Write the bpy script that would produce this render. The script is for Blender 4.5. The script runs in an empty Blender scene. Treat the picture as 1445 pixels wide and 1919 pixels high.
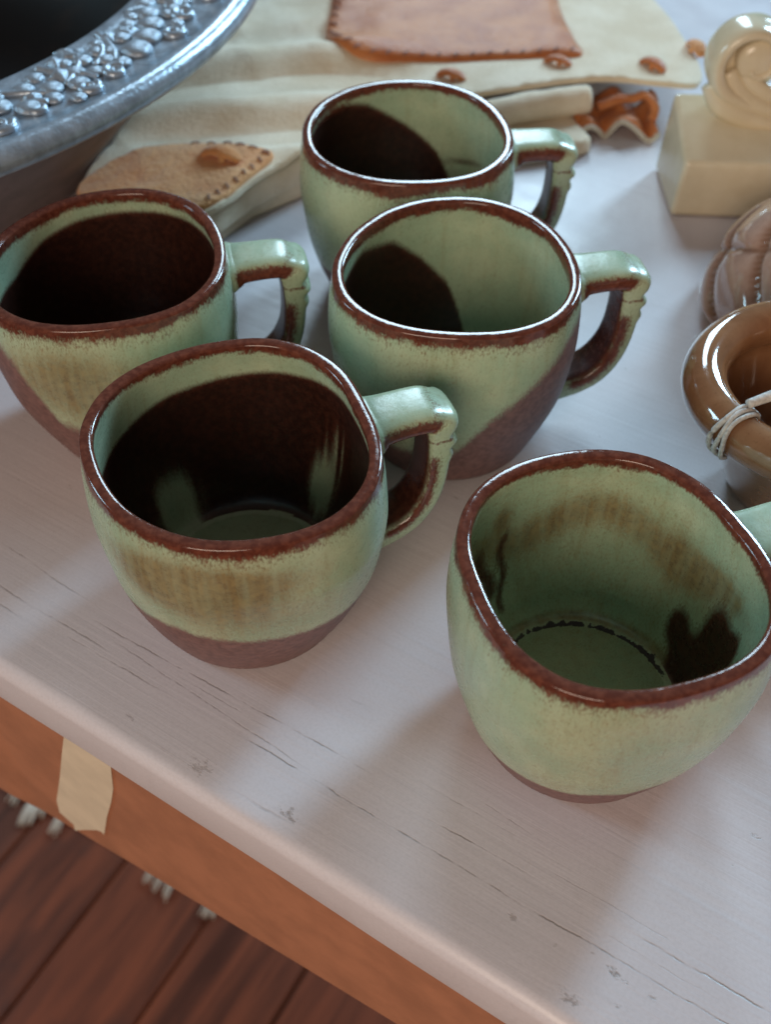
import bpy, bmesh, math, random
import numpy as np
from mathutils import Vector, Matrix, noise
from mathutils.geometry import delaunay_2d_cdt

sc = bpy.context.scene
C = sc.collection
R = math.radians

# ------------------------------------------------------------------ camera
PITCH, ROLL, CAM_H, FPX = 0.8388, 0.01098, 0.30118, 1967.7
cam_d = bpy.data.cameras.new('camera')
cam = bpy.data.objects.new('camera', cam_d)
C.objects.link(cam)
fw = Vector((0, math.cos(PITCH), -math.sin(PITCH)))
rt = Vector((1, 0, 0))
up = rt.cross(fw)
cr, sr = math.cos(ROLL), math.sin(ROLL)
rx = cr * rt + sr * up
uy = -sr * rt + cr * up
cam.matrix_world = Matrix(((rx.x, uy.x, -fw.x, 0), (rx.y, uy.y, -fw.y, 0), (rx.z, uy.z, -fw.z, CAM_H), (0, 0, 0, 1)))
cam_d.sensor_fit = 'VERTICAL'
cam_d.sensor_height = 36.0
cam_d.sensor_width = 36.0
cam_d.lens = FPX / 1919 * 36.0
cam_d.clip_start = 0.01
cam_d.clip_end = 50
cam_d.dof.use_dof = True
cam_d.dof.focus_distance = 0.325
cam_d.dof.aperture_fstop = 11.0
sc.camera = cam

# ------------------------------------------------------------------ world, window light, exposure
w = bpy.data.worlds.new('World')
sc.world = w
w.use_nodes = True
bg = w.node_tree.nodes['Background']
bg.inputs['Color'].default_value = (1.0, 0.77, 0.69, 1)
bg.inputs['Strength'].default_value = 0.105


def window_light(name, az, dist, z, wid, hei, power, col, target=(0.0, 0.3, 0.05)):
    ld = bpy.data.lights.new(name, 'AREA')
    ld.shape = 'RECTANGLE'
    ld.size, ld.size_y = wid, hei
    ld.energy = power
    ld.color = col
    o = bpy.data.objects.new(name, ld)
    C.objects.link(o)
    p = Vector((math.sin(R(az)) * dist, 0.3 + math.cos(R(az)) * dist, z))
    o.location = p
    o.rotation_euler = (Vector(target) - p).to_track_quat('-Z', 'Y').to_euler()
    return o


COOL = (0.50, 0.78, 1.0)
window_light('window_light', 41, 2.8, 1.38, 0.46, 1.05, 84, (0.50, 0.79, 1.0))
window_light('window_light', 5, 2.6, 1.60, 0.60, 1.30, 46, (0.60, 0.84, 1.0))
window_light('window_light', -80, 1.8, 0.75, 0.35, 0.6, 11, (0.50, 0.82, 1.0))
window_light('room_lamp_light', 196, 1.4, 0.64, 0.8, 0.7, 13.5, (1.0, 0.79, 0.62))

sc.view_settings.view_transform = 'Standard'
sc.view_settings.look = 'None'
sc.view_settings.gamma = 1.0
sc.view_settings.exposure = 0.0
sc.render.engine = 'CYCLES'
sc.cycles.max_bounces = 8
sc.cycles.caustics_reflective = False
sc.cycles.caustics_refractive = False
sc.cycles.use_denoising = True

rng = random.Random(7)


# ------------------------------------------------------------------ helpers
def link(name, me, mat=None, parent=None, loc=None):
    o = bpy.data.objects.new(name, me)
    C.objects.link(o)
    if mat is not None and me is not None and not me.materials:
        me.materials.append(mat)
    if parent is not None:
        o.parent = parent
    if loc is not None:
        o.location = loc
    return o


def tag(o, label=None, cat=None, group=None, kind=None):
    if label: o['label'] = label
    if cat: o['category'] = cat
    if group: o['group'] = group
    if kind: o['kind'] = kind
    return o


def thing(name, label, cat, loc=(0, 0, 0), rz=0.0, group=None):
    o = bpy.data.objects.new(name, None)
    o.empty_display_size = 0.02
    C.objects.link(o)
    o.location = loc
    o.rotation_euler = (0, 0, rz)
    return tag(o, label, cat, group)


def mesh(name, V, F, smooth=True):
    me = bpy.data.meshes.new(name)
    me.from_pydata([tuple(map(float, v)) for v in V], [], F)
    me.update()
    if smooth:
        me.polygons.foreach_set('use_smooth', [True] * len(me.polygons))
    return me


def fix_normals(me):
    bm = bmesh.new()
    bm.from_mesh(me)
    bmesh.ops.recalc_face_normals(bm, faces=bm.faces)
    bm.to_mesh(me)
    bm.free()
    return me


def attr(me, name, vals):
    a = me.attributes.new(name, 'FLOAT', 'POINT')
    a.data.foreach_set('value', np.asarray(vals, dtype=np.float32))


def loft(rings, closed_ring=True, cap0=False, cap1=False):
    """rings: list of equally long point lists."""
    n = len(rings[0])
    V = [p for r in rings for p in r]
    F = []
    m = n if closed_ring else n - 1
    for i in range(len(rings) - 1):
        for j in range(m):
            k = (j + 1) % n
            F.append((i * n + j, i * n + k, (i + 1) * n + k, (i + 1) * n + j))
    if cap0: F.append(tuple(range(n - 1, -1, -1)))
    if cap1: F.append(tuple((len(rings) - 1) * n + j for j in range(n)))
    return V, F


def lathe(prof, seg=96):
    rings = [[(r * math.cos(2 * math.pi * j / seg), r * math.sin(2 * math.pi * j / seg), z) for j in range(seg)] for r, z in prof]
    return rings


def catmull(pts, n):
    """n samples along a smooth open curve through pts."""
    P = [np.array(p, float) for p in pts]
    P = [2 * P[0] - P[1]] + P + [2 * P[-1] - P[-2]]
    m = len(pts) - 1
    out = []
    for i in range(n):
        t = i / (n - 1) * m
        k = min(int(t), m - 1)
        t -= k
        a, b, c, d = P[k:k + 4]
        out.append(0.5 * (2 * b + (c - a) * t + (2 * a - 5 * b + 4 * c - d) * t * t + (3 * b - a - 3 * c + d) * t ** 3))
    return np.array(out)


def tube(path, rad, seg=10, caps=True, flat=1.0):
    P = [Vector(p) for p in path]
    rings = []
    side0 = None
    for i, p in enumerate(P):
        t = (P[min(i + 1, len(P) - 1)] - P[max(i - 1, 0)]).normalized()
        ref = Vector((0, 0, 1)) if abs(t.z) < 0.95 else Vector((0, 1, 0))
        s = t.cross(ref).normalized()
        if side0 is not None and s.dot(side0) < 0:
            s = -s
        side0 = s
        u = s.cross(t)
        r = rad(i / (len(P) - 1)) if callable(rad) else rad
        rings.append([tuple(p + s * r * math.cos(2 * math.pi * j / seg) + u * r * flat * math.sin(2 * math.pi * j / seg)) for j in range(seg)])
    return loft(rings, True, caps, caps)


def join(parts):
    V, F = [], []
    for v, f in parts:
        b = len(V)
        V += list(v)
        F += [tuple(i + b for i in q) for q in f]
    return V, F


def sstep(a, b, x):
    t = np.clip((np.asarray(x, float) - a) / (b - a), 0, 1)
    return t * t * (3 - 2 * t)


def fbm(p, f, oct=3):
    v, a, s = 0.0, 1.0, 0.0
    for _ in range(oct):
        v += a * noise.noise(Vector(p) * f)
        s += a
        a *= 0.5
        f *= 2.03
    return v / s


# ------------------------------------------------------------------ material helpers
def new_mat(name):
    m = bpy.data.materials.new(name)
    m.use_nodes = True
    nt = m.node_tree
    return m, nt, nt.nodes['Principled BSDF']


class N:
    def __init__(self, nt):
        self.nt = nt

    def node(self, typ, **kw):
        n = self.nt.nodes.new(typ)
        for k, v in kw.items():
            setattr(n, k, v)
        return n

    def put(self, sock, v):
        if hasattr(v, 'is_output') or isinstance(v, bpy.types.NodeSocket):
            self.nt.links.new(v, sock)
        elif isinstance(v, (tuple, list)) and len(v) == 3 and sock.type == 'RGBA':
            sock.default_value = (*v, 1)
        else:
            sock.default_value = v

    def math(self, op, a, b=0.0, c=0.0, clamp=False):
        n = self.node('ShaderNodeMath', operation=op, use_clamp=clamp)
        for i, v in enumerate((a, b, c)):
            self.put(n.inputs[i], v)
        return n.outputs[0]

    def ramp(self, v, a, b, lo=0.0, hi=1.0):
        n = self.node('ShaderNodeMapRange', interpolation_type='SMOOTHSTEP')
        self.put(n.inputs[0], v)
        for i, x in enumerate((a, b, lo, hi)):
            self.put(n.inputs[i + 1], x)
        return n.outputs[0]

    def mix(self, f, a, b):
        n = self.node('ShaderNodeMix', data_type='RGBA')
        self.put(n.inputs[0], f)
        self.put(n.inputs[6], a)
        self.put(n.inputs[7], b)
        return n.outputs[2]

    def fmix(self, f, a, b):
        n = self.node('ShaderNodeMix', data_type='FLOAT')
        self.put(n.inputs[0], f)
        self.put(n.inputs[2], a)
        self.put(n.inputs[3], b)
        return n.outputs[0]

    def noise(self, vec, scale, detail=3, rough=0.55, dist=0.0):
        n = self.node('ShaderNodeTexNoise')
        self.put(n.inputs['Vector'], vec)
        n.inputs['Scale'].default_value = scale
        n.inputs['Detail'].default_value = detail
        n.inputs['Roughness'].default_value = rough
        n.inputs['Distortion'].default_value = dist
        return n.outputs['Fac']

    def obj(self):
        return self.node('ShaderNodeTexCoord').outputs['Object']

    def mapping(self, vec, scale=(1, 1, 1), rot=(0, 0, 0), loc=(0, 0, 0)):
        n = self.node('ShaderNodeMapping')
        self.put(n.inputs['Vector'], vec)
        n.inputs['Scale'].default_value = scale
        n.inputs['Rotation'].default_value = rot
        n.inputs['Location'].default_value = loc
        return n.outputs[0]

    def attr(self, name):
        return self.node('ShaderNodeAttribute', attribute_name=name).outputs['Fac']

    def bump(self, h, strength, dist):
        n = self.node('ShaderNodeBump')
        n.inputs['Strength'].default_value = strength
        n.inputs['Distance'].default_value = dist
        self.put(n.inputs['Height'], h)
        return n.outputs[0]

    def rand(self):
        return self.node('ShaderNodeObjectInfo').outputs['Random']


# green and brown celadon glaze, driven by three point attributes laid on the mugs
def glaze_material():
    m, nt, b = new_mat('celadon_glaze')
    n = N(nt)
    co = n.obj()
    st = n.mapping(co, (1, 1, 0.45))
    fine = n.noise(st, 1500, 2, 0.6)
    mid = n.noise(co, 420, 3, 0.6)
    big = n.noise(co, 55, 4, 0.6)
    grain = n.math('ADD', n.math('MULTIPLY', fine, 0.55), n.math('MULTIPLY', mid, 0.45))
    jit = n.math('MULTIPLY', n.math('SUBTRACT', grain, 0.5), 1.5)
    jit = n.math('ADD', jit, n.math('MULTIPLY', n.math('SUBTRACT', big, 0.5), 0.35))
    br = n.attr('brown')
    calm = n.math('SUBTRACT', 1.0, n.math('MULTIPLY', n.ramp(n.attr('deep'), 0.0, 0.45), 0.72))
    brown = n.ramp(n.math('ADD', br, n.math('MULTIPLY', jit, calm)), 0.22, 0.80)
    ochre = n.math('MULTIPLY', n.ramp(n.math('ADD', n.attr('ochre'), n.math('MULTIPLY', jit, 0.6)), 0.15, 0.95), 0.8)
    green = n.mix(n.ramp(big, 0.35, 0.68), (0.335, 0.446, 0.308), (0.430, 0.510, 0.350))
    green = n.mix(n.ramp(fine, 0.50, 0.80, 0, 0.38), green, (0.21, 0.19, 0.10))
    green = n.mix(n.ramp(mid, 0.56, 0.75, 0, 0.25), green, (0.47, 0.56, 0.41))
    strk = n.noise(n.mapping(co, (260, 260, 14)), 1.0, 3, 0.6)
    green = n.mix(n.ramp(strk, 0.48, 0.78, 0, 0.30), green, (0.27, 0.24, 0.11))
    ochre = n.math('MULTIPLY', ochre, n.ramp(strk, 0.22, 0.66, 0.62, 1.0))
    col = n.mix(ochre, green, n.mix(n.ramp(mid, 0.35, 0.7), (0.150, 0.080, 0.026), (0.250, 0.160, 0.055)))
    brc = n.mix(n.ramp(mid, 0.35, 0.7), (0.095, 0.026, 0.017), (0.165, 0.052, 0.032))
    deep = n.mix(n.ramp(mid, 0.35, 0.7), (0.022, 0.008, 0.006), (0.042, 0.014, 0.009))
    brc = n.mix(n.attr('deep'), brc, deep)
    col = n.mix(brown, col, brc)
    foot = n.math('MULTIPLY', n.attr('foot'), 1.0)
    ftf = n.ramp(n.math('ADD', foot, n.math('MULTIPLY', jit, 0.45)), 0.25, 0.75)
    col = n.mix(ftf, col, n.mix(n.ramp(mid, 0.3, 0.7), (0.135, 0.066, 0.060), (0.225, 0.118, 0.106)))
    drk = n.ramp(n.math('ADD', n.attr('dark'), n.math('MULTIPLY', jit, 1.1)), 0.45, 0.62)
    col = n.mix(drk, col, (0.010, 0.013, 0.012))
    n.put(b.inputs['Base Color'], col)
    rough = n.fmix(brown, 0.28, 0.10)
    rough = n.fmix(n.attr('deep'), rough, 0.34)
    rough = n.fmix(ftf, rough, 0.50)
    n.put(b.inputs['Roughness'], n.math('ADD', rough, n.math('MULTIPLY', n.math('SUBTRACT', mid, 0.5), 0.08)))
    b.inputs['IOR'].default_value = 1.52
    hb = n.math('ADD', n.math('MULTIPLY', grain, 0.25), n.math('MULTIPLY', n.noise(co, 120, 2), 1.0))
    n.put(b.inputs['Normal'], n.bump(hb, 0.16, 0.0012))
    return m


GLAZE = glaze_material()


# ------------------------------------------------------------------ structure: floor
def wood_floor_material():
    m, nt, b = new_mat('varnished_floor_board')
    n = N(nt)
    co = n.obj()
    rnd = n.rand()
    off = n.node('ShaderNodeCombineXYZ')
    n.put(off.inputs[0], n.math('MULTIPLY', rnd, 9.0))
    n.put(off.inputs[1], n.math('MULTIPLY', rnd, 5.0))
    v = n.node('ShaderNodeVectorMath', operation='ADD')
    n.put(v.inputs[0], co)
    n.put(v.inputs[1], off.outputs[0])
    g = n.noise(n.mapping(v.outputs[0], (3.0, 38, 10)), 1.0, 5, 0.6, 0.6)
    blot = n.noise(v.outputs[0], 9, 3, 0.6)
    col = n.mix(n.ramp(g, 0.3, 0.72), (0.070, 0.017, 0.007), (0.240, 0.054, 0.017))
    col = n.mix(n.ramp(rnd, 0.0, 1.0, 0.0, 0.5), col, (0.052, 0.020, 0.011))
    col = n.mix(n.ramp(blot, 0.58, 0.75, 0, 0.7), col, (0.028, 0.016, 0.013))
    n.put(b.inputs['Base Color'], col)
    n.put(b.inputs['Roughness'], n.ramp(g, 0.2, 0.8, 0.42, 0.6))
    n.put(b.inputs['Normal'], n.bump(g, 0.25, 0.002))
    return m


def plain(name, col, rough=0.6, metal=0.0, var=0.15, vs=60, bump=0.0, bs=400):
    m, nt, b = new_mat(name)
    n = N(nt)
    co = n.obj()
    k = n.noise(co, vs, 4, 0.6)
    dark = tuple(c * (1 - 2 * var) for c in col)
    light = tuple(min(1, c * (1 + var)) for c in col)
    n.put(b.inputs['Base Color'], n.mix(n.ramp(k, 0.3, 0.7), dark, light))
    b.inputs['Roughness'].default_value = rough
    b.inputs['Metallic'].default_value = metal
    if bump:
        n.put(b.inputs['Normal'], n.bump(n.noise(co, bs, 3, 0.6), bump, 0.001))
    return m


FLOOR_Z = -0.70
TD = np.array([0.85128, -0.52471])       # along the table's front edge
TN = np.array([-0.52471, -0.85128])      # out of the front edge, towards the viewer
E0 = 0.10134                             # n . q = -E0 on the edge


def tw(s, off, z=0.0):
    """table frame -> world: s along the edge, off towards the viewer"""
    q = TD * s + TN * (off - E0)
    return (q[0], q[1], z)


t_ang = math.atan2(TD[1], TD[0])

gap_m = plain('floor_gap', (0.010, 0.007, 0.006), 0.9)
V = [tw(-2.2, 1.2, FLOOR_Z - 0.012), tw(1.6, 1.2, FLOOR_Z - 0.012), tw(1.6, -2.4, FLOOR_Z - 0.012), tw(-2.2, -2.4, FLOOR_Z - 0.012)]
floor = tag(link('floor', mesh('floor', V, [(0, 1, 2, 3)], False), gap_m), kind='structure')
plank_m = wood_floor_material()
L, Wd, g = 3.4, 0.105, 0.0008
bv = 0.0016
prof = [(-Wd / 2 + g, -0.010), (-Wd / 2 + g, -bv), (-Wd / 2 + g + bv, 0), (Wd / 2 - g - bv, 0), (Wd / 2 - g, -bv), (Wd / 2 - g, -0.010)]
pv, pf = loft([[(x, y, z) for y, z in prof] for x in (-L / 2, L / 2)], False)
pf += [(5, 4, 3, 2, 1, 0), (6, 7, 8, 9, 10, 11)]
plank_me = fix_normals(mesh('plank', pv, pf, False))
ang = math.atan2(0.866, 0.5)
for i in range(-10, 14):
    offp = -0.3837 + 0.105 * i
    q = np.array([0.866, -0.5]) * offp + np.array([0.5, 0.866]) * (0.45 + rng.uniform(-.2, .2))
    o = link('plank', plank_me, plank_m, floor, (q[0], q[1], FLOOR_Z + rng.uniform(-.0008, .0008)))
    o.rotation_euler = (0, 0, ang)

# ------------------------------------------------------------------ the table
def table_paint():
    m, nt, b = new_mat('worn_white_paint')
    n = N(nt)
    co = n.mapping(n.obj(), (1, 1, 1), (0, 0, -t_ang))      # x along the edge, y into the table
    sep = n.node('ShaderNodeSeparateXYZ')
    n.put(sep.inputs[0], co)
    s, v = sep.outputs[0], n.math('SUBTRACT', sep.outputs[1], E0)
    big = n.noise(co, 9, 4, 0.6)
    fine = n.noise(co, 900, 2, 0.6)
    grain = n.noise(n.mapping(co, (7, 260, 40)), 1.0, 4, 0.65, 0.4)
    col = n.mix(n.ramp(big, 0.3, 0.7), (0.640, 0.592, 0.625), (0.685, 0.638, 0.668))
    col = n.mix(n.ramp(fine, 0.35, 0.75, 0, 0.16), col, (0.40, 0.36, 0.36))
    col = n.mix(n.ramp(grain, 0.52, 0.8, 0, 0.16), col, (0.42, 0.37, 0.37))
    dirt = n.noise(n.mapping(co, (45, 70, 10)), 1.0, 5, 0.7)
    col = n.mix(n.ramp(dirt, 0.58, 0.80, 0, 0.20), col, (0.40, 0.33, 0.31))
    speck = n.noise(n.mapping(co, (160, 260, 10)), 1.0, 2, 0.5)
    col = n.mix(n.ramp(speck, 0.74, 0.80, 0, 0.45), col, (0.27, 0.22, 0.19))
    wob = n.math('MULTIPLY', n.math('SUBTRACT', n.noise(n.mapping(co, (28, 3, 0)), 1.0, 3, 0.6), 0.5), 0.0042)
    wob2 = n.math('MULTIPLY', n.math('SUBTRACT', n.noise(n.mapping(co, (300, 40, 0)), 1.0, 2, 0.6), 0.5), 0.0007)
    vv = n.math('ADD', n.math('ADD', v, n.math('MULTIPLY', wob, 0.6)), wob2)
    br = n.noise(n.mapping(co, (70, 150, 0)), 1.0, 3, 0.7)
    total = None
    # distance behind the edge, from, to, slope, half width, darkness
    cracks = [(0.0215, -0.150, 0.06, 0.000, 0.00030, 0.85), (0.0255, -0.19, -0.105, -0.055, 0.00028, 0.7), (0.0318, -0.205, -0.085, 0.022, 0.00030, 0.75),
              (0.0300, -0.068, -0.028, 0.03, 0.00026, 0.85), (0.0306, 0.000, 0.09, 0.0, 0.00034, 1.0), (0.0372, -0.26, -0.20, -0.06, 0.0003, 0.6),
              (0.0236, -0.25, -0.185, 0.0, 0.00034, 0.7), (0.0208, -0.21, -0.16, 0.02, 0.00032, 0.7), (0.0180, -0.245, -0.215, 0.0, 0.0003, 0.6),
              (0.0520, -0.113, -0.095, 0.10, 0.0005, 0.45), (0.0428, -0.062, -0.03, -0.07, 0.00022, 0.5), (0.0390, -0.073, -0.037, 0.0, 0.00022, 0.45),
              (0.0262, -0.02, 0.03, 0.0, 0.00018, 0.45), (0.0052, -0.120, -0.098, 0.05, 0.00050, 0.8), (0.0465, -0.20, -0.15, 0.03, 0.0002, 0.35), (0.0345, -0.03, 0.02, -0.02, 0.0002, 0.4), (0.0285, -0.165, -0.12, 0.0, 0.0002, 0.5)]
    for c0, s0, s1, sl, hw, dk in cracks:
        line = n.math('ADD', n.math('MULTIPLY', n.math('SUBTRACT', s, (s0 + s1) / 2), sl), c0)
        d = n.math('ABSOLUTE', n.math('SUBTRACT', vv, line))
        a = n.ramp(d, hw * 0.2, hw * 1.35, dk, 0.0)
        e = n.math('MULTIPLY', n.ramp(s, s0 - 0.004, s0 + 0.018), n.ramp(s, s1 - 0.018, s1 + 0.004, 1, 0))
        a = n.math('MULTIPLY', a, e)
        total = a if total is None else n.math('MAXIMUM', total, a)
    total = n.math('MULTIPLY', total, n.ramp(br, 0.40, 0.60, 0.08, 0.9))
    # small chips and stains
    chips = [(-0.101, 0.0075, 0.0042, 0.9), (-0.133, 0.0058, 0.0060, 0.55), (0.0036, 0.0180, 0.0034, 1.0), (0.0145, 0.0172, 0.0020, 0.8), (0.0224, 0.0777, 0.0026, 0.9), (0.007, 0.0105, 0.0017, 0.7), (-0.028, 0.0165, 0.002, 0.6), (-0.0052, 0.0052, 0.0045, 0.8), (-0.155, 0.045, 0.0022, 0.6), (-0.09, 0.0600, 0.0012, 0.8), (0.02, 0.065, 0.0009, 0.8), (-0.165, 0.008, 0.0028, 0.5)]
    for cs, cv, rr, dk in chips:
        p = n.node('ShaderNodeVectorMath', operation='DISTANCE')
        n.put(p.inputs[0], n.mapping(co, (0.6, 1, 0)))
        p.inputs[1].default_value = (cs * 0.6, cv + E0, 0)
        d = n.math('ADD', p.outputs['Value'], n.math('MULTIPLY', n.math('SUBTRACT', n.noise(n.mapping(co, (260, 420, 0)), 1.0, 4, 0.75), 0.5), rr * 3.0))
        total = n.math('MAXIMUM', total, n.ramp(d, -rr * 0.1, rr * 0.42, dk * 0.75, 0))
    col = n.mix(n.math('MULTIPLY', total, 0.85), col, (0.170, 0.120, 0.090))
    n.put(b.inputs['Base Color'], col)
    n.put(b.inputs['Roughness'], n.ramp(n.noise(co, 30, 4, 0.6), 0.3, 0.75, 0.30, 0.46))
    h = n.math('ADD', n.math('MULTIPLY', grain, 0.6), n.math('MULTIPLY', n.noise(co, 35, 3), 0.8))
    h = n.math('SUBTRACT', h, n.math('MULTIPLY', total, 0.5))
    n.put(b.inputs['Normal'], n.bump(h, 0.30, 0.0009))
    return m


paint = table_paint()
table = thing('table', 'white painted wooden table with worn grain lines and an orange apron', 'table')


def bow(s):
    return 0.0 if s < -0.25 else (-0.0016 * math.cos((s + 0.16) / 0.16 * 1.2) if s < 0.2 else 0.0034)


stn = np.linspace(-0.75, 0.75, 91)
TH = 0.0255
sec = [(-0.95, 0.0)] + [(-x, 0.0) for x in (0.6, 0.3, 0.1, 0.03, 0.008)]
sec += [(-0.0012 + 0.0052 * math.sin(a), -0.0052 + 0.0052 * math.cos(a)) for a in np.linspace(0, math.pi / 2, 8)]
sec += [(0.004 - 0.003 * (1 - math.cos(a)), -TH + 0.003 - 0.003 * math.sin(a)) for a in np.linspace(0, math.pi / 2, 5)]
sec += [(-0.05, -TH), (-0.95, -TH)]
rings = []
for s in stn:
    rings.append([tw(s, o + (bow(s) if o > -0.1 else 0) + 0.0003 * noise.noise(Vector((s * 25, 0, 0))) * (o > -0.01), z + (0.0004 * noise.noise(Vector((s * 12, 3, 0))) if o > 0.001 else 0)) for o, z in sec])
V, F = loft(rings, True, True, True)
link('tabletop', fix_normals(mesh('tabletop', V, F)), paint, table)

ap_m = plain('orange_apron_paint', (0.420, 0.175, 0.095), 0.65, 0, 0.08, 40, 0.1, 300)


def apz(s):
    return -0.1095 - 0.188 * (-(s + 0.0606))


rings = []
for s in np.linspace(-0.6, 0.45, 60):
    zb = max(-0.16, min(-0.085, -0.1095 + 0.188 * (s + 0.0606)))
    b0 = bow(s)
    rings.append([tw(s, b0, -TH), tw(s, b0, zb + 0.002), tw(s, b0 - 0.002, zb), tw(s, b0 - 0.018, zb), tw(s, b0 - 0.018, -TH)])
V, F = loft(rings, True, True, True)
link('apron', fix_normals(mesh('apron', V, F, False)), ap_m, table)
# bare cream patch left on the apron (torn paper)
tp = [(-0.1968, -0.0305), (-0.1751, -0.0305), (-0.1798, -0.055), (-0.1844, -0.0701), (-0.1922, -0.092), (-0.1997, -0.1161), (-0.2010, -0.1150), (-0.2037, -0.1166), (-0.2140, -0.128), (-0.2222, -0.1378), (-0.2211, -0.1308), (-0.2245, -0.129), (-0.228, -0.1267), (-0.2257, -0.1132), (-0.2139, -0.0803), (-0.205, -0.054)]
bmv = [tw(s, bow(s) + 0.0004, z) for s, z in tp] + [tw(s, bow(s) + 0.0001, z) for s, z in tp]
nn = len(tp)
F = [tuple(range(nn))] + [(i, (i + 1) % nn, nn + (i + 1) % nn, nn + i) for i in range(nn)]
link('torn_paper', fix_normals(mesh('torn_paper', bmv, F, False)), plain('cream_paper', (0.70, 0.58, 0.43), 0.8, 0, 0.05, 50), table)

# ------------------------------------------------------------------ the five mugs
H = 0.07885
ZS = np.array([0, .05, .13, .25, .4, .55, .7, .85, .93, 1.0])
PR = np.array([.748, .7866, .8444, .9217, .9950, 1.0300, 1.0482, 1.0370, 1.0198, 1.0])
A0 = 0.044
SEG = 144
TT = np.linspace(0, 2 * np.pi, SEG, endpoint=False)
WALL = 0.0043


def smooth_prof(zq):
    z = catmull([(x, y) for x, y in zip(ZS, PR)], 400)
    return np.interp(zq, z[:, 0], z[:, 1])


def mug_shape(q):
    n_, sc_ = q[0], q[1]
    c, s = np.cos(TT), np.sin(TT)
    r = (abs(c) ** n_ + abs(s) ** n_) ** (-1 / n_)
    d = np.ones_like(TT)
    for i in range(4):
        d = d + q[2 + 2 * i] * np.cos((i + 1) * TT) + q[3 + 2 * i] * np.sin((i + 1) * TT)
    return r * d * sc_


def mug_body(q):
    S = mug_shape(q)

    def rad(z):
        f = smooth_prof(max(0, z) / H)
        wv = min(1, max(0, z) / H / 0.7)
        return A0 * f * (wv * S + (1 - wv) * q[1])
    rows = []      # (radius array, z array, inside flag)
    zb = [0.0006, 0.0022] + list(np.linspace(0.004, H - 0.0035, 44))
    # underside
    r0 = rad(0)
    rows.append((r0 * 0.0 + 1e-5, 0.0022, 0))
    rows.append((r0 * 0.86, 0.0022, 0))
    rows.append((r0 * 0.90, 0.0, 0))
    rows.append((r0 - 0.0012, 0.0, 0))
    for z in zb:
        rows.append((rad(z) - (0.0004 if z < 0.001 else 0), z, 0))
    # lip
    rc = rad(H - 0.0025)
    lw = WALL / 2
    for a in np.linspace(0.12, math.pi - 0.12, 19):
        ca, sa_ = math.cos(a), math.sin(a)
        rows.append((rc - lw + lw * math.copysign(abs(ca) ** 0.85, ca), H - 0.0025 + 0.0025 * sa_ ** 0.34, 0.5))
    zi = list(np.linspace(H - 0.0035, 0.020, 40))
    for z in zi:
        rows.append((rad(z) - WALL, z, 1))
    # fillet down to the flat floor
    r20 = rad(0.020) - WALL
    fr = A0 * 0.715 * np.ones(SEG) * q[1]
    for a in np.linspace(0.12, 1.0, 9):
        rr = r20 + (fr - r20) * a ** 1.5
        z = 0.0095 + 0.0105 * (1 - a) ** 1.8
        rows.append((rr, z, 1))
    for f in (0.985, 0.96, 0.93, 0.88, 0.8, 0.7, 0.6, 0.45, 0.3, 0.15):
        rows.append((fr * f, 0.0094 - (0.0007 if f < 0.97 else 0), 1))
    rows.append((fr * 0 + 1e-5, 0.0087, 1))
    Rr = np.array([r for r, z, i in rows])
    Z = np.array([np.full(SEG, z) for r, z, i in rows])
    I = np.array([np.full(SEG, i) for r, z, i in rows], float)
    T2 = np.tile(TT, (len(rows), 1))
    # hand-thrown unevenness
    for i in range(Rr.shape[0]):
        if Rr[i, 0] > 0.005 and Z[i, 0] > 0.003:
            zz = Z[i, 0]
            Rr[i] += 0.00028 * np.array([noise.noise(Vector((3 * math.cos(t) + q[2] * 90, 3 * math.sin(t), zz * 40))) for t in TT])
    Vv = np.stack([Rr * np.cos(T2), Rr * np.sin(T2), Z], -1).reshape(-1, 3)
    m = len(rows)
    F = []
    for i in range(m - 1):
        for j in range(SEG):
            k = (j + 1) % SEG
            F.append((i * SEG + j, i * SEG + k, (i + 1) * SEG + k, (i + 1) * SEG + j))
    return Vv, F, T2.ravel(), Z.ravel(), I.ravel(), Rr.ravel()


def wrap(d):
    return (d + 180) % 360 - 180


def interp_ang(deg, pts):
    """periodic interpolation over angle in degrees"""
    pts = sorted(((a + 360) % 360, z) for a, z in pts)
    xs = [pts[-1][0] - 360] + [p[0] for p in pts] + [pts[0][0] + 360]
    ys = [pts[-1][1]] + [p[1] for p in pts] + [pts[0][1]]
    return np.interp((deg + 360) % 360, xs, ys)


def blob(deg, zmm, a, z, sa, sz):
    return np.exp(-((wrap(deg - a) / sa) ** 2 + ((zmm - z) / sz) ** 2))


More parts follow.
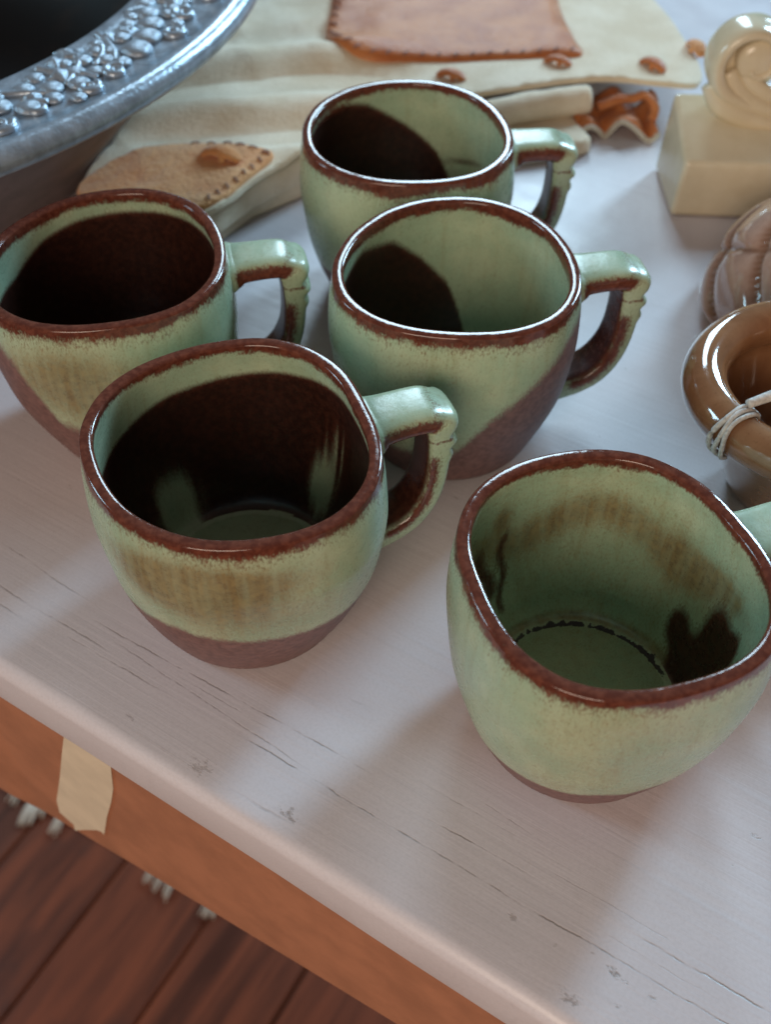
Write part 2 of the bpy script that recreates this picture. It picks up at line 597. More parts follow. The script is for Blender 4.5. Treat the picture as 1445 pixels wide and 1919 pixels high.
def glaze_maps(kind, T, Z, I, Rr):
    deg = wrap(np.degrees(T))
    z = Z * 1000
    x, y = Rr * np.cos(T) * 1000, Rr * np.sin(T) * 1000
    h = H * 1000
    out = I < 0.75
    wig = np.array([noise.noise(Vector((2.2 * math.cos(t), 2.2 * math.sin(t), kind * 7.1))) + 0.6 * noise.noise(Vector((7 * math.cos(t), 7 * math.sin(t), kind * 3.3))) for t in T]) * 1.3
    brown = np.zeros_like(z); ochre = np.zeros_like(z); dark = np.zeros_like(z); deep = np.zeros_like(z); foot = np.zeros_like(z)
    # brown rim, outside and inside
    do = {0: 4.6, 1: 3.7, 2: 4.0, 3: 3.6, 4: 3.7}[kind] + 1.3 * wig
    di = {0: 3.4, 1: 3.9, 2: 4.8, 3: 3.2, 4: 3.2}[kind] + 1.3 * wig
    brown = np.maximum(brown, np.where(out, np.maximum(sstep(do + 2.4, do - 2.2, h - z), 0.42 * sstep(do + 8 + 2 * wig, do - 1, h - z)), np.maximum(sstep(di + 2.4, di - 2.2, h - z), 0.38 * sstep(di + 4.5 + wig, di - 1, h - z))))
    # dipped, mauve brown lower body
    fl = {0: interp_ang(deg, [(0, 26), (90, 26), (180, 26), (-90, 24)]),
          1: interp_ang(deg, [(180, 70), (-150, 69), (-138, 62), (-130, 47), (-124, 34), (-95, 30), (-60, 34), (0, 34), (90, 34)]),
          2: interp_ang(deg, [(0, 70), (-35, 70), (-49, 66), (-67, 55), (-83, 44), (-94, 32), (-101, 24), (-125, 20), (180, 22), (90, 30)]),
          3: interp_ang(deg, [(-152, 34), (-132, 36), (-107, 35), (-81, 33), (-65, 32), (0, 32), (90, 34)]),
          4: interp_ang(deg, [(180, 15), (-130, 21), (-112, 24), (-97, 23), (-40, 17), (60, 17)])}[kind]
    sf = {0: 5, 1: 11, 2: 11, 3: 6.0, 4: 5.0}[kind]
    foot = np.where(out, sstep(fl + sf, fl - sf, z + wig), 0)
    ins = ~out
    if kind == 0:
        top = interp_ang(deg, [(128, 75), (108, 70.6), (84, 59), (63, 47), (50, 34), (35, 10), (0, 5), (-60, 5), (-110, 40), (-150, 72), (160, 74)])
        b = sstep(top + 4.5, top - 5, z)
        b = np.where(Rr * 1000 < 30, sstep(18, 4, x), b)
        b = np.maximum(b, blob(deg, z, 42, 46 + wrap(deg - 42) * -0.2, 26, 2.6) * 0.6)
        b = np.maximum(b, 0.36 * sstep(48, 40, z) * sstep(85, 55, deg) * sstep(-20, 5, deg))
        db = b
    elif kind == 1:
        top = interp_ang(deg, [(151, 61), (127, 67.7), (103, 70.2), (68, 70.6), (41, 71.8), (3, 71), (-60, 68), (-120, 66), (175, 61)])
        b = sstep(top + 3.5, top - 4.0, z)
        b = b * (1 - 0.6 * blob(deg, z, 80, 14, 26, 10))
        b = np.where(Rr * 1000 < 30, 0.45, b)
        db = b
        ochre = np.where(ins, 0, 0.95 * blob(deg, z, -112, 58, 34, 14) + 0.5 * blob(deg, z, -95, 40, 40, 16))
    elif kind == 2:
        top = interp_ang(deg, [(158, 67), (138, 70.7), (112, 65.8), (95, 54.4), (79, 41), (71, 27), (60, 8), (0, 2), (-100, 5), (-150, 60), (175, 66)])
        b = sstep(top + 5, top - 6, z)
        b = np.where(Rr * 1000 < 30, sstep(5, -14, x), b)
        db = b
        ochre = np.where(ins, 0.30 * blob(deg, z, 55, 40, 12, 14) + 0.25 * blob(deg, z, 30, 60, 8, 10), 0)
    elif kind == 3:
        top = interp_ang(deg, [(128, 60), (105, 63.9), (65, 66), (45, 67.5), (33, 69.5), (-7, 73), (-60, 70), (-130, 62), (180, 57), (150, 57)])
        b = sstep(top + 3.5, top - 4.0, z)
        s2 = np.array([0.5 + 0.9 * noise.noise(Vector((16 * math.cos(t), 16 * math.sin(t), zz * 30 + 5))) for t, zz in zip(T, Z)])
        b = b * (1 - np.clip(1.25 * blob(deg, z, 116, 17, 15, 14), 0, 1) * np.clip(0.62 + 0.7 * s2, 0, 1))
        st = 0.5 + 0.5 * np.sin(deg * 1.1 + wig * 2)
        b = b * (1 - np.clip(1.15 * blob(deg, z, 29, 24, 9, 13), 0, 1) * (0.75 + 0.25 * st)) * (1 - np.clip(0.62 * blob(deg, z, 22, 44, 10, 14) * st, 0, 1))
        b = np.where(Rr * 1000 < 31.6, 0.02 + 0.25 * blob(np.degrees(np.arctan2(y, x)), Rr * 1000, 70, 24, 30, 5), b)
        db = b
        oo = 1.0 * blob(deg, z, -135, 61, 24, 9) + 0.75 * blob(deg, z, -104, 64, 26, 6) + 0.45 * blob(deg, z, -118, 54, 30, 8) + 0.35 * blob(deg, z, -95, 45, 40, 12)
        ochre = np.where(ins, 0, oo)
    else:
        b = np.zeros_like(z)
        # two streaks on the left wall
        for a0, z0, a1, z1, sa in ((123, 52, 115, 26, 6.5), (105.5, 53, 111, 18, 3.2)):
            tt = np.clip((z - z1) / (z0 - z1), 0, 1)
            ca = a1 + (a0 - a1) * tt + 1.5 * np.sin(z / 3.1)
            b = np.maximum(b, np.exp(-(wrap(deg - ca) / sa) ** 2) * sstep(z1 - 4, z1 + 4, z) * sstep(z0 + 6, z0 - 6, z) * 0.75)
        # the heart shaped stain low on the right wall
        lobes = [(8, 25, 8, 9), (-4, 18, 9, 9), (-12, 36, 8.5, 15), (-20, 28, 9, 15), (-10, 14, 12, 8), (-26, 40, 5, 9)]
        hb = np.zeros_like(z)
        for a, zc, sa, sz in lobes:
            hb = hb + np.exp(-(((wrap(deg - a)) / sa) ** 2 + ((z - zc) / sz) ** 2) ** 1.15)
        b = np.maximum(b, np.clip(hb * 0.95, 0, 1))
        rr = Rr * 1000
        b = np.where(rr < 31, 0.0, b)
        jag = np.array([noise.noise(Vector((14 * math.cos(t), 14 * math.sin(t), 3))) + 0.7 * noise.noise(Vector((40 * math.cos(t), 40 * math.sin(t), 9))) for t in T])
        gate = sstep(-14, 6, deg) * sstep(138, 118, deg)
        dark = np.where(ins & (z < 12), np.exp(-((rr - 29.6 - 0.8 * jag) / np.maximum(0.35, 0.85 + 0.9 * jag)) ** 2) * gate, 0)
        ochre = np.where(ins, 0.62 * np.exp(-((z - 50 + 5 * np.sin(deg / 13.0)) / 8.0) ** 2) * sstep(-35, 0, deg) + 0.75 * np.exp(-((rr - 32.4) / 0.9) ** 2) * (z < 16) + 0.22 * blob(deg, z, 60, 20, 60, 16) + np.where((z < 10), 0.38, 0.30), 0.10 * blob(deg, z, -105, 55, 22, 18))
        ochre = ochre + np.where(ins, 0.55 * blob(deg, z, 21, 49, 7, 9) + 0.6 * blob(deg, z, -4, 55, 15, 3.2) + 0.7 * blob(deg, z, 108, 58, 5, 6), 0)
        db = b * 0.75
    ochre = ochre + np.where(ins, 0, (0.15, 0.0, 0.28, 0.28, 0.38)[kind] * np.exp(-(wrap(deg + 112) / 48.0) ** 2))  # warm light on the viewer-facing outsides, put into the colour as ochre
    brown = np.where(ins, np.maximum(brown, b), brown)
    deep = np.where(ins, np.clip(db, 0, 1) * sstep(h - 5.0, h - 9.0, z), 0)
    return brown, ochre, dark, deep, foot


def mug_handle(Lh, ra, rb, inn_b, side_b):
    """one looped strap with a flat thumb ledge on top and two small beads below its tip (local +x is outwards);
    ra, rb: where the body's wall stands at the two roots, measured from the rim outline."""
    k = Lh / 0.0315
    st = [  # u (from the rim outline), z, half thickness, half width
        (ra - 0.0020, 0.0672, 0.0058, 0.0130), (ra + 0.0016, 0.0680, 0.0050, 0.0110), (0.0055, 0.0685, 0.0045, 0.0098), (0.0110, 0.0687, 0.0043, 0.0094), (0.0165, 0.0687, 0.0043, 0.0093),
        (0.0212, 0.0681, 0.0045, 0.0092), (0.0238, 0.0655, 0.0050, 0.0088), (0.0246, 0.0612, 0.0048, 0.0082), (0.0246, 0.0565, 0.0043, 0.0077), (0.0246, 0.0515, 0.0041, 0.0075),
        (0.0243, 0.0455, 0.0040, 0.0075), (0.0236, 0.0395, 0.0039, 0.0076), (0.0220, 0.0335, 0.0039, 0.0078), (0.0190, 0.0275, 0.0040, 0.0080), (0.0145, 0.0226, 0.0041, 0.0082),
        (0.0085, 0.0196, 0.0043, 0.0084), (0.0030, 0.0184, 0.0045, 0.0088), (rb - 0.0022, 0.0178, 0.0054, 0.0100)]
    P = catmull([(a * k, b, c, d) for a, b, c, d in st], 90)
    ns = 28
    rings, br, dp = [], [], []
    P[30:, 2] += 0.0005
    P[30:, 3] += 0.0006
    for i, (u, z, th, wd) in enumerate(P):
        f = i / (len(P) - 1)
        d = P[min(i + 1, len(P) - 1), :2] - P[max(i - 1, 0), :2]
        d = d / np.linalg.norm(d)
        nrm = np.array([-d[1], d[0]])          # outward: up on the ledge, away from the wall below
        # overhanging corner of the ledge and two beads
        bead = 0.0017 * math.exp(-((f - 0.362) / 0.030) ** 2) - 0.0014 * math.exp(-((f - 0.418) / 0.015) ** 2) + 0.0020 * math.exp(-((f - 0.466) / 0.018) ** 2) + 0.0012 * math.exp(-((f - 0.535) / 0.018) ** 2)
        ring = []
        for j in range(ns):
            a = 2 * math.pi * j / ns
            ca, sa = math.cos(a), math.sin(a)
            e = 0.55
            cx = math.copysign(abs(ca) ** e, ca)
            sx = math.copysign(abs(sa) ** e, sa)
            tn = th * cx + (bead * max(0, ca) ** 0.5 if ca > 0 else 0)
            if ca > 0 and f < 0.30:
                tn -= 0.0012 * (1 - (sx) ** 2) * 0.0
            ring.append((u + nrm[0] * tn, wd * sx, z + nrm[1] * tn))
            ad = math.degrees(abs(math.atan2(sa, ca)))
            ledge = float(sstep(0.36, 0.30, f))
            b = ledge * math.exp(-((ad - 104) / (30 + 14 * side_b)) ** 2) * float(sstep(0.02, 0.08, f)) * 1.2
            b = max(b, ledge * math.exp(-((f - 0.30) / 0.030) ** 2) * (0.40 if ad < 120 else 0.3))
            low = float(sstep(0.47, 0.56, f)) * float(sstep(0.97, 0.90, f))
            b = max(b, low * math.exp(-((ad - 112) / (14 + 14 * side_b)) ** 2))
            inner = float(sstep(125, 150, ad)) * inn_b
            b = max(b, inner)
            b = max(b, 0.6 * math.exp(-((f - 0.432) / 0.012) ** 2))
            br.append(b)
            dp.append(0.7 * inner)
        rings.append(ring)
    V, F = loft(rings, True, True, True)
    return V, F, br, dp


MUGS = [
    ('green and brown mug at the back, standing right in front of the cream leather', (0.0075, 0.4175), 0.1172, (2.2073, 1.0007, 0.0031, -0.0005, -0.0051, -0.0093, -0.0117, -0.0149, 0.0039, 0.0006)),
    ('mug in front of the metal bowl, olive outside and almost wholly dark brown inside', (-0.1034, 0.3234), 0.2280, (2.1905, 0.9965, 0.0018, 0.0005, 0.0008, 0.0178, -0.0156, -0.0196, 0.0016, 0.0006)),
    ('middle mug, mauve brown low on its side, green inside with one dark brown patch', (0.0252, 0.3200), 0.1986, (2.0525, 1.0047, 0.0008, 0.0161, 0.0090, 0.0028, -0.0270, -0.0187, -0.0018, 0.0081)),
    ('mug with dark brown inside, pale green floor and ochre smudge below its front rim', (-0.0476, 0.2307), 0.3772, (2.5119, 1.0046, 0.0153, -0.0092, -0.0258, -0.0200, -0.0194, 0.0137, 0.0140, 0.0023)),
    ('mug with pale green inside, black crackled floor ring and a heart shaped brown stain', (0.0636, 0.1822), 0.3812, (2.2233, 0.9763, -0.0139, -0.0049, -0.0292, -0.0109, -0.0032, -0.0106, -0.0089, 0.0072)),
]
for kind, (lab, (mx, my), psi, q) in enumerate(MUGS):
    mug = thing('mug', lab, 'mug', (mx, my, 0.0003), psi, 'green and brown glazed mugs on the white table')
    V, F, T, Z, I, Rr = mug_body(q)
    me = fix_normals(mesh('body', V, F))
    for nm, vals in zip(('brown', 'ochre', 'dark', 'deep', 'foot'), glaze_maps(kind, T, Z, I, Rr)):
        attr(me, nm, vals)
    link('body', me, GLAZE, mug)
    r0 = float(mug_shape(q)[0]) * A0

    def wall0(z):
        wv = min(1, z / H / 0.7)
        return A0 * smooth_prof(z / H) * (wv * r0 / A0 + (1 - wv) * q[1]) - r0
    V, F, br, dp = mug_handle(0.0315, wall0(0.0672), wall0(0.018), (0.95, 0.95, 1.0, 0.85, 0.6)[kind], (1.0, 0.9, 1.0, 0.5, 0.4)[kind])
    V = [(x + r0, y, z) for x, y, z in V]
    me = fix_normals(mesh('handle', V, F))
    attr(me, 'brown', br)
    attr(me, 'deep', dp)
    for nm in ('ochre', 'dark', 'foot'):
        attr(me, nm, [0.0] * len(V))
    link('handle', me, GLAZE, mug)

# ------------------------------------------------------------------ the metal bowl
BC = Vector((-0.315, 0.5420, 0))
BZ = 0.100
bowl = thing('metal_bowl', 'large grey metal bowl with embossed fruit on its flat rim and a dark inside', 'bowl', BC)
pewter = plain('grey_metal', (0.350, 0.425, 0.505), 0.28, 0.45, 0.14, 120, 0.25, 500)
prof = [(0.2365, 0.0900), (0.2440, 0.0905)]
prof += [(0.2480 + 0.0060 * math.cos(a), BZ - 0.0045 + 0.0058 * math.sin(a)) for a in np.linspace(-1.7, 2.2, 16)]
prof += [(0.2440, BZ - 0.0008), (0.2380, BZ - 0.0012), (0.2200, BZ - 0.0012), (0.2080, BZ), (0.2040, BZ + 0.0008), (0.2020, BZ), (0.2010, BZ - 0.003)]
V, F = loft(lathe(prof, 160))
link('rim', fix_normals(mesh('bowl_rim', V, F)), pewter, bowl)
prof = [(0.001, 0.002), (0.145, 0.002), (0.150, 0.0), (0.156, 0.001), (0.164, 0.010), (0.180, 0.030), (0.203, 0.055), (0.226, 0.080), (0.2350, 0.0895), (0.2380, 0.0930)]
V, F = loft(lathe(prof, 120))
link('underside', fix_normals(mesh('bowl_underside', V, F)), plain('bounce_tinted_underside', (0.170, 0.125, 0.120), 0.55, 0.0, 0.12, 60, 0.2, 400), bowl)  # warm bounce from the hide put into the colour, brown instead of grey metal
m, nt, b = new_mat('dark_lacquer')
n = N(nt)
gr = n.noise(n.mapping(n.obj(), (30, 30, 6)), 1.0, 4, 0.6)
n.put(b.inputs['Base Color'], n.mix(n.ramp(gr, 0.45, 0.8), (0.006, 0.005, 0.005), (0.030, 0.016, 0.010)))
b.inputs['Roughness'].default_value = 0.5
b.inputs['Specular IOR Level'].default_value = 0.25
wp = [(0.2022, BZ - 0.0006), (0.2005, BZ - 0.004), (0.197, 0.075), (0.188, 0.052), (0.172, 0.032), (0.150, 0.018), (0.12, 0.011), (0.07, 0.008), (0.001, 0.007)]
V, F = loft(lathe(wp, 120))
link('inside', fix_normals(mesh('bowl_inside', V, F)), m, bowl)


def flange(px, py):
    """picked spot on the flat rim -> polar place round the bowl"""
    return px, py


bm = bmesh.new()
bmesh.ops.create_uvsphere(bm, u_segments=16, v_segments=10, radius=1.0)
fruit_me = bpy.data.meshes.new('fruit')
bm.to_mesh(fruit_me)
bm.free()
fruit_me.polygons.foreach_set('use_smooth', [True] * len(fruit_me.polygons))
# leaf: pointed raised blade with a midrib
lv, lf = [], []
nu, nv = 12, 8
for i in range(nu + 1):
    u = i / nu
    hw = 0.42 * math.sin(math.pi * u ** 0.8) * (1 + 0.25 * math.sin(u * 19)) + 0.01
    for j in range(nv + 1):
        v = j / nv * 2 - 1
        lv.append((u, v * hw, 0.22 * (1 - v * v) * math.sin(math.pi * min(1, u + 0.05)) + 0.06 * math.exp(-(v * 5) ** 2) - 0.02))
for i in range(nu):
    for j in range(nv):
        a = i * (nv + 1) + j
        lf.append((a, a + 1, a + nv + 2, a + nv + 1))
leaf_me = mesh('embossed_leaf', lv, lf)
base_ang = math.atan2(0.4622 - BC.y, -0.1056 - BC.x)
pieces = []
# (arc degrees from the visible middle, radius, size) of one cluster
fr = [(6.5, .2095, .0050), (4.0, .2150, .0054), (1.5, .2215, .0060), (-1.5, .2262, .0064), (-4.5, .2290, .0066), (8.5, .2150, .0042), (-7.0, .2150, .0038), (-5.5, .2105, .0034), (-9.5, .2155, .0042), (-12, .2200, .0044),
      (-10.6, .2265, .0036), (-13.5, .2285, .0046), (-16, .2230, .0050), (-18, .2150, .0044), (-15.6, .2110, .0040), (-8, .2235, .0038), (-20, .2290, .0052), (-22, .2200, .0052), (-21, .2115, .0044), (14.5, .2300, .0036), (15.8, .2322, .0034), (17, .2305, .0038), (11.5, .2290, .0034), (11, .2255, .0032), (13, .2262, .0030), (0.5, .2120, .0036), (2.5, .2098, .0034),
      (-2.8, .2165, .0040), (-0.8, .2150, .0034), (-3.6, .2120, .003), (8.0, .2205, .0036), (6.2, .2235, .0032), (19.5, .2300, .0030), (21.5, .2312, .0034), (-6.2, .2195, .0036), (-17.2, .2300, .0040), (-24.5, .2265, .0052), (-25, .2150, .0046), (-7.6, .2305, .0040)]
vines = [[(-10, .2075), (-9.2, .211), (-10, .2155), (-12, .2205), (-14.5, .2255)], [(-6, .2150), (-7.2, .2190), (-9.5, .2230)], [(19, .2090), (20.5, .2160), (23.5, .2200), (27, .2180), (28, .2110), (25, .2080), (22.5, .2110), (23.5, .2150)],
         [(12, .2150), (14.5, .2180), (17.5, .2165), (20, .2200)], [(15.5, .2215), (19, .2240), (23, .2240)], [(10.5, .2245), (13.5, .2290), (17, .2275)], [(-23, .2090), (-19, .2160), (-17, .2245)], [(22, .2260), (26, .2270), (29, .2235)], [(3, .2065), (5, .2110), (4.2, .2160)], [(-3.4, .2060), (-4.6, .2140), (-6.4, .2230), (-8.6, .2300)], [(-14, .2060), (-13.2, .2150), (-11.8, .2240), (-11.5, .2310)], [(8, .2080), (10, .2140), (9.6, .2210), (7.4, .2280)], [(13, .2080), (17, .2095), (21, .2090)], [(23, .2230), (25.2, .2255), (27.4, .2225), (26.2, .2190)]]
leaves = [(-2.4, .2100, 20, .012), (6.5, .2180, 40, .012), (-15, .2170, 80, .012), (27, .2280, 300, .010), (-8.8, .2105, 200, .011), (-5.0, .2110, 80, .011), (-12.5, .2125, 150, .012), (9.6, .2155, 60, .012), (18, .2120, 120, .012), (25, .2130, 20, .010), (-17.5, .2245, 250, .009), (0.2, .2150, 300, .009)]
for ca_, cr_, r0_, dirn in ((-24, .2330, .0060, 1), (-9.5, .2335, .0050, -1), (10.5, .2340, .0052, 1), (5.2, .2310, .0058, -1), (19, .2215, .0050, 1), (24.5, .2330, .0056, -1), (-19.5, .2320, .0050, -1), (-13.6, .2345, .0046, 1), (0.6, .2345, .0048, 1), (14.5, .2150, .0050, -1)):
    sp = []
    for k_ in range(11):
        t_ = k_ / 10
        an = dirn * t_ * 9.5
        rr_ = r0_ * (1 - 0.80 * t_)
        sp.append((ca_ + math.degrees(rr_ * math.cos(an) / cr_), cr_ + rr_ * math.sin(an)))
    vines.append(sp)
vmeshes = []
for vn in vines:
    p = catmull([(BC.x * 0 + r * math.cos(R(a)), r * math.sin(R(a)), BZ - 0.0004) for a, r in vn], 30)
    V, F = tube(p, lambda t: 0.0022 * (1 - 0.45 * t), 8)
    vmeshes.append(fix_normals(mesh('embossed_vine', V, F)))
for _ in range(4000):
    if len(fr) >= 58: break
    a_, r_, s_ = rng.uniform(-27, 29), rng.uniform(.2065, .2385), rng.choice((.0024, .0028, .0034, .0040))
    if all(math.hypot(r_ * math.cos(R(a_)) - q[1] * math.cos(R(q[0])), r_ * math.sin(R(a_)) - q[1] * math.sin(R(q[0]))) > 0.86 * (s_ + q[2]) for q in fr):
        fr.append((a_, r_, s_))
for rep in (-1, 0, 1, 2):
    a0 = base_ang + R(56 * rep)
    for a, r, s in fr:
        aa = a0 + R(a)
        o = link('embossed_fruit', fruit_me, pewter, bowl, (r * math.cos(aa), r * math.sin(aa), BZ - 0.0004))
        o.scale = (s * 1.05, s * 1.05, s * 0.46)
    for me in vmeshes:
        o = link('embossed_vine', me, pewter, bowl)
        o.rotation_euler = (0, 0, a0)
    for a, r, tw_, s in leaves:
        aa = a0 + R(a)
        o = link('embossed_leaf', leaf_me, pewter, bowl, (r * math.cos(aa), r * math.sin(aa), BZ - 0.0006))
        o.rotation_euler = (0, 0, aa + R(tw_))
        o.scale = (s, s, s)

# ------------------------------------------------------------------ the leather piece
leather = thing('leather_garment', 'cream suede garment with rust leather patches and knots, folded behind the mugs', 'leather garment')


def suede(name, c0, c1, rough=0.9, sheen=0.3, bump=0.5, bs=700, vs=25):
    m, nt, b = new_mat(name)
    n = N(nt)
    co = n.obj()
    k = n.noise(co, vs, 5, 0.65)
    f = n.noise(co, bs, 3, 0.6)
    col = n.mix(n.ramp(k, 0.32, 0.68), c0, c1)
    col = n.mix(n.ramp(f, 0.45, 0.8, 0, 0.22), col, tuple(x * 0.6 for x in c0))
    n.put(b.inputs['Base Color'], col)
    b.inputs['Roughness'].default_value = rough
    b.inputs['Sheen Weight'].default_value = sheen
    b.inputs['Specular IOR Level'].default_value = 0.2
    n.put(b.inputs['Normal'], n.bump(n.math('ADD', f, n.math('MULTIPLY', k, 2.0)), bump, 0.0012))
    return m


cream_m = suede('cream_suede', (0.72, 0.575, 0.40), (0.86, 0.73, 0.56))
rust_m = suede('rust_leather', (0.440, 0.125, 0.036), (0.600, 0.220, 0.075), 0.40, 0.15, 0.5, 500, 45)
tan_m = suede('tan_suede', (0.690, 0.285, 0.105), (0.830, 0.430, 0.190), 0.92, 0.3, 0.9, 450, 60)
edge_m = suede('cream_cut_edge', (0.50, 0.43, 0.34), (0.60, 0.52, 0.42))


def sheet(name, poly, zf, thick, mat, parent, step=0.006, rnd=0.004, bottom=None):
    """soft slab over a closed outline: rounded edges, a skirt down by thick, undulating by zf"""
    P = np.array(poly)
    lo, hi = P.min(0), P.max(0)
    # resample outline
    bp = []
    for i in range(len(P)):
        a, b_ = P[i], P[(i + 1) % len(P)]
        k = max(1, int(np.linalg.norm(b_ - a) / step))
        for j in range(k):
            bp.append(a + (b_ - a) * j / k)
    bp = np.array(bp)
    pts = [Vector(p) for p in bp]
    nb = len(pts)

    def inside(x, y):
        c = False
        j = nb - 1
        for i in range(nb):
            if (bp[i, 1] > y) != (bp[j, 1] > y) and x < (bp[j, 0] - bp[i, 0]) * (y - bp[i, 1]) / (bp[j, 1] - bp[i, 1]) + bp[i, 0]:
                c = not c
            j = i
        return c
    # inset rings close to the edge for a rounded border
    for dd in (0.25 * rnd, 0.6 * rnd, rnd):
        for i in range(nb):
            t = bp[(i + 1) % nb] - bp[i - 1]
            nn_ = np.array([-t[1], t[0]]) / (np.linalg.norm(t) + 1e-9)
            q = bp[i] + nn_ * dd
            if inside(*q) and np.min(np.hypot(*(bp - q).T)) > dd * 0.9:
                pts.append(Vector(q))
    y = lo[1]
    while y < hi[1]:
        x = lo[0]
        while x < hi[0]:
            q = np.array([x + rng.uniform(-.1, .1) * step, y + rng.uniform(-.1, .1) * step])
            if inside(*q) and np.min(np.hypot(*(bp - q).T)) > rnd * 1.4:
                pts.append(Vector(q))
            x += step
        y += step
    vs, es, fs, *_ = delaunay_2d_cdt(pts, [(i, (i + 1) % nb) for i in range(nb)], [], 1, 1e-7)
    V = []
    for v in vs:
        q = np.array([v.x, v.y])
        A, B = bp, np.roll(bp, -1, 0)
        ab = B - A
        tt = np.clip(((q - A) * ab).sum(1) / (ab * ab).sum(1), 0, 1)
        d = float(np.min(np.hypot(*(A + ab * tt[:, None] - q).T)))
        e = min(1, d / rnd)
        drop = rnd * 0.55 * (1 - math.sqrt(max(0, 1 - (1 - e) ** 2)))
        V.append((v.x, v.y, zf(v.x, v.y) - drop))
    F = [tuple(f) for f in fs]
    # skirt from the outline verts
    n0 = len(V)
    for i in range(nb):
        x, y, z = V[i]
        V.append((x, y, max(0.0008, z - thick) if bottom is None else bottom))
    F += [(i, (i + 1) % nb, n0 + (i + 1) % nb, n0 + i) for i in range(nb)]
    return link(name, fix_normals(mesh(name, V, F)), mat, parent)


def smooth_poly(pts, n=8):
    P = [np.array(p, float) for p in pts]
    m = len(P)
    out = []
    for i in range(m):
        a, b_, c, d = P[i - 1], P[i], P[(i + 1) % m], P[(i + 2) % m]
        for j in range(n):
            t = j / n
            out.append(0.5 * (2 * b_ + (c - a) * t + (2 * a - 5 * b_ + 4 * c - d) * t * t + (3 * b_ - a - 3 * c + d) * t ** 3))
    return out


def hide_z(x, y):
    z = 0.0265
    f = float(sstep(0.05, -0.04, x))
    v = y - 0.515 + 0.22 * (x + 0.08)
    v2 = y - 0.10 * math.sin((x + 0.14) * 11) * 0.25
    z += f * 0.0058 * math.cos(2 * math.pi * (v2 - 0.520) / 0.060) * float(sstep(0.475, 0.515, y + 0.15 * x + 0.01)) * float(sstep(0.66, 0.60, y))
    z += 0.0020 * noise.noise(Vector((x * 11, y * 16, 0))) + 0.0006 * noise.noise(Vector((x * 40, y * 40, 4)))
    z -= 0.010 * float(sstep(0.08, 0.19, x)) * 0.3
    rg = 1 - abs(noise.noise(Vector((x * 22 + y * 8, y * 34, 7))))
    z += 0.0012 * max(0.0, rg - 0.80) / 0.20 * f
    return z


circ = [(BC.x + 0.179 * math.cos(R(a)), BC.y + 0.179 * math.sin(R(a))) for a in (40, 25, 10, -5, -20)]
hide_poly = [(-0.1500, 0.4740), (-0.1480, 0.4420), (-0.134, 0.4310), (-0.108, 0.4290), (-0.083, 0.4385), (-0.066, 0.4660), (-0.0455, 0.4870), (-0.010, 0.5240), (0.020, 0.5430), (0.050, 0.5590), (0.080, 0.5690), (0.1181, 0.5790), (0.150, 0.5770), (0.169, 0.5755), (0.1755, 0.5800), (0.1790, 0.5920), (0.1785, 0.620), (0.1700, 0.6784), (0.155, 0.73), (0.11, 0.79), (0.0, 0.80), (-0.10, 0.78), (-0.155, 0.70)] + circ[:-1]
sheet('hide', smooth_poly(hide_poly, 4), hide_z, 0.0022, cream_m, leather, 0.0055, 0.0014)
# folded layers beneath, seen as two soft rolls along the front edge
lay_a = [(-0.147, 0.480), (-0.142, 0.440), (-0.106, 0.4330), (-0.086, 0.4410), (-0.068, 0.4690), (-0.0480, 0.4900), (-0.012, 0.5260), (0.02, 0.5480), (0.030, 0.60), (-0.05, 0.66), (-0.12, 0.62)]
sheet('folded_layer', lay_a, lambda x, y: 0.0232 + 0.0006 * noise.noise(Vector((x * 30, y * 30, 1))), 0.011, cream_m, leather, 0.007, 0.006)
lay_b = [(-0.145, 0.482), (-0.140, 0.444), (-0.104, 0.4375), (-0.0875, 0.4455), (-0.070, 0.4720), (-0.0455, 0.4925), (-0.010, 0.5280), (0.02, 0.5500), (0.030, 0.60), (-0.05, 0.66), (-0.12, 0.62)]
sheet('folded_layer', lay_b, lambda x, y: 0.0122 + 0.0005 * noise.noise(Vector((x * 30, y * 30, 5))), 0.0116, cream_m, leather, 0.007, 0.006)
# rolled hem on the right and the flap below it
p = catmull([(0.010, 0.5290, 0.0145), (0.0440, 0.5480, 0.0150), (0.075, 0.5620, 0.0155), (0.1010, 0.5700, 0.0155), (0.1145, 0.5735, 0.0150)], 26)
V, F = tube(p, lambda t: 0.0078 * (1 if t < 0.93 else math.sqrt(max(0.05, 1 - ((t - 0.93) / 0.072) ** 2))), 16, True, 1.05)
V = [(x + 0.0004 * noise.noise(Vector((x * 200, y * 200, z * 200))), y, max(0.001, z + 0.0005 * noise.noise(Vector((x * 120, y * 120, z * 120))))) for x, y, z in V]
link('rolled_hem', fix_normals(mesh('rolled_hem', V, F)), cream_m, leather)
flap = [(0.020, 0.520), (0.050, 0.5230), (0.0790, 0.5290), (0.1050, 0.5375), (0.1115, 0.5410), (0.1120, 0.5470), (0.1070, 0.5600), (0.1030, 0.5780), (0.05, 0.575), (0.02, 0.56)]
sheet('flap', flap, lambda x, y: 0.0085 + 0.0006 * noise.noise(Vector((x * 40, y * 40, 9))), 0.0078, cream_m, leather, 0.005, 0.004)


# rust pocket patch, rounded at its left end, with stitches
def on_hide(x, y, up_=0.0):
    return (x, y, hide_z(x, y) + up_)


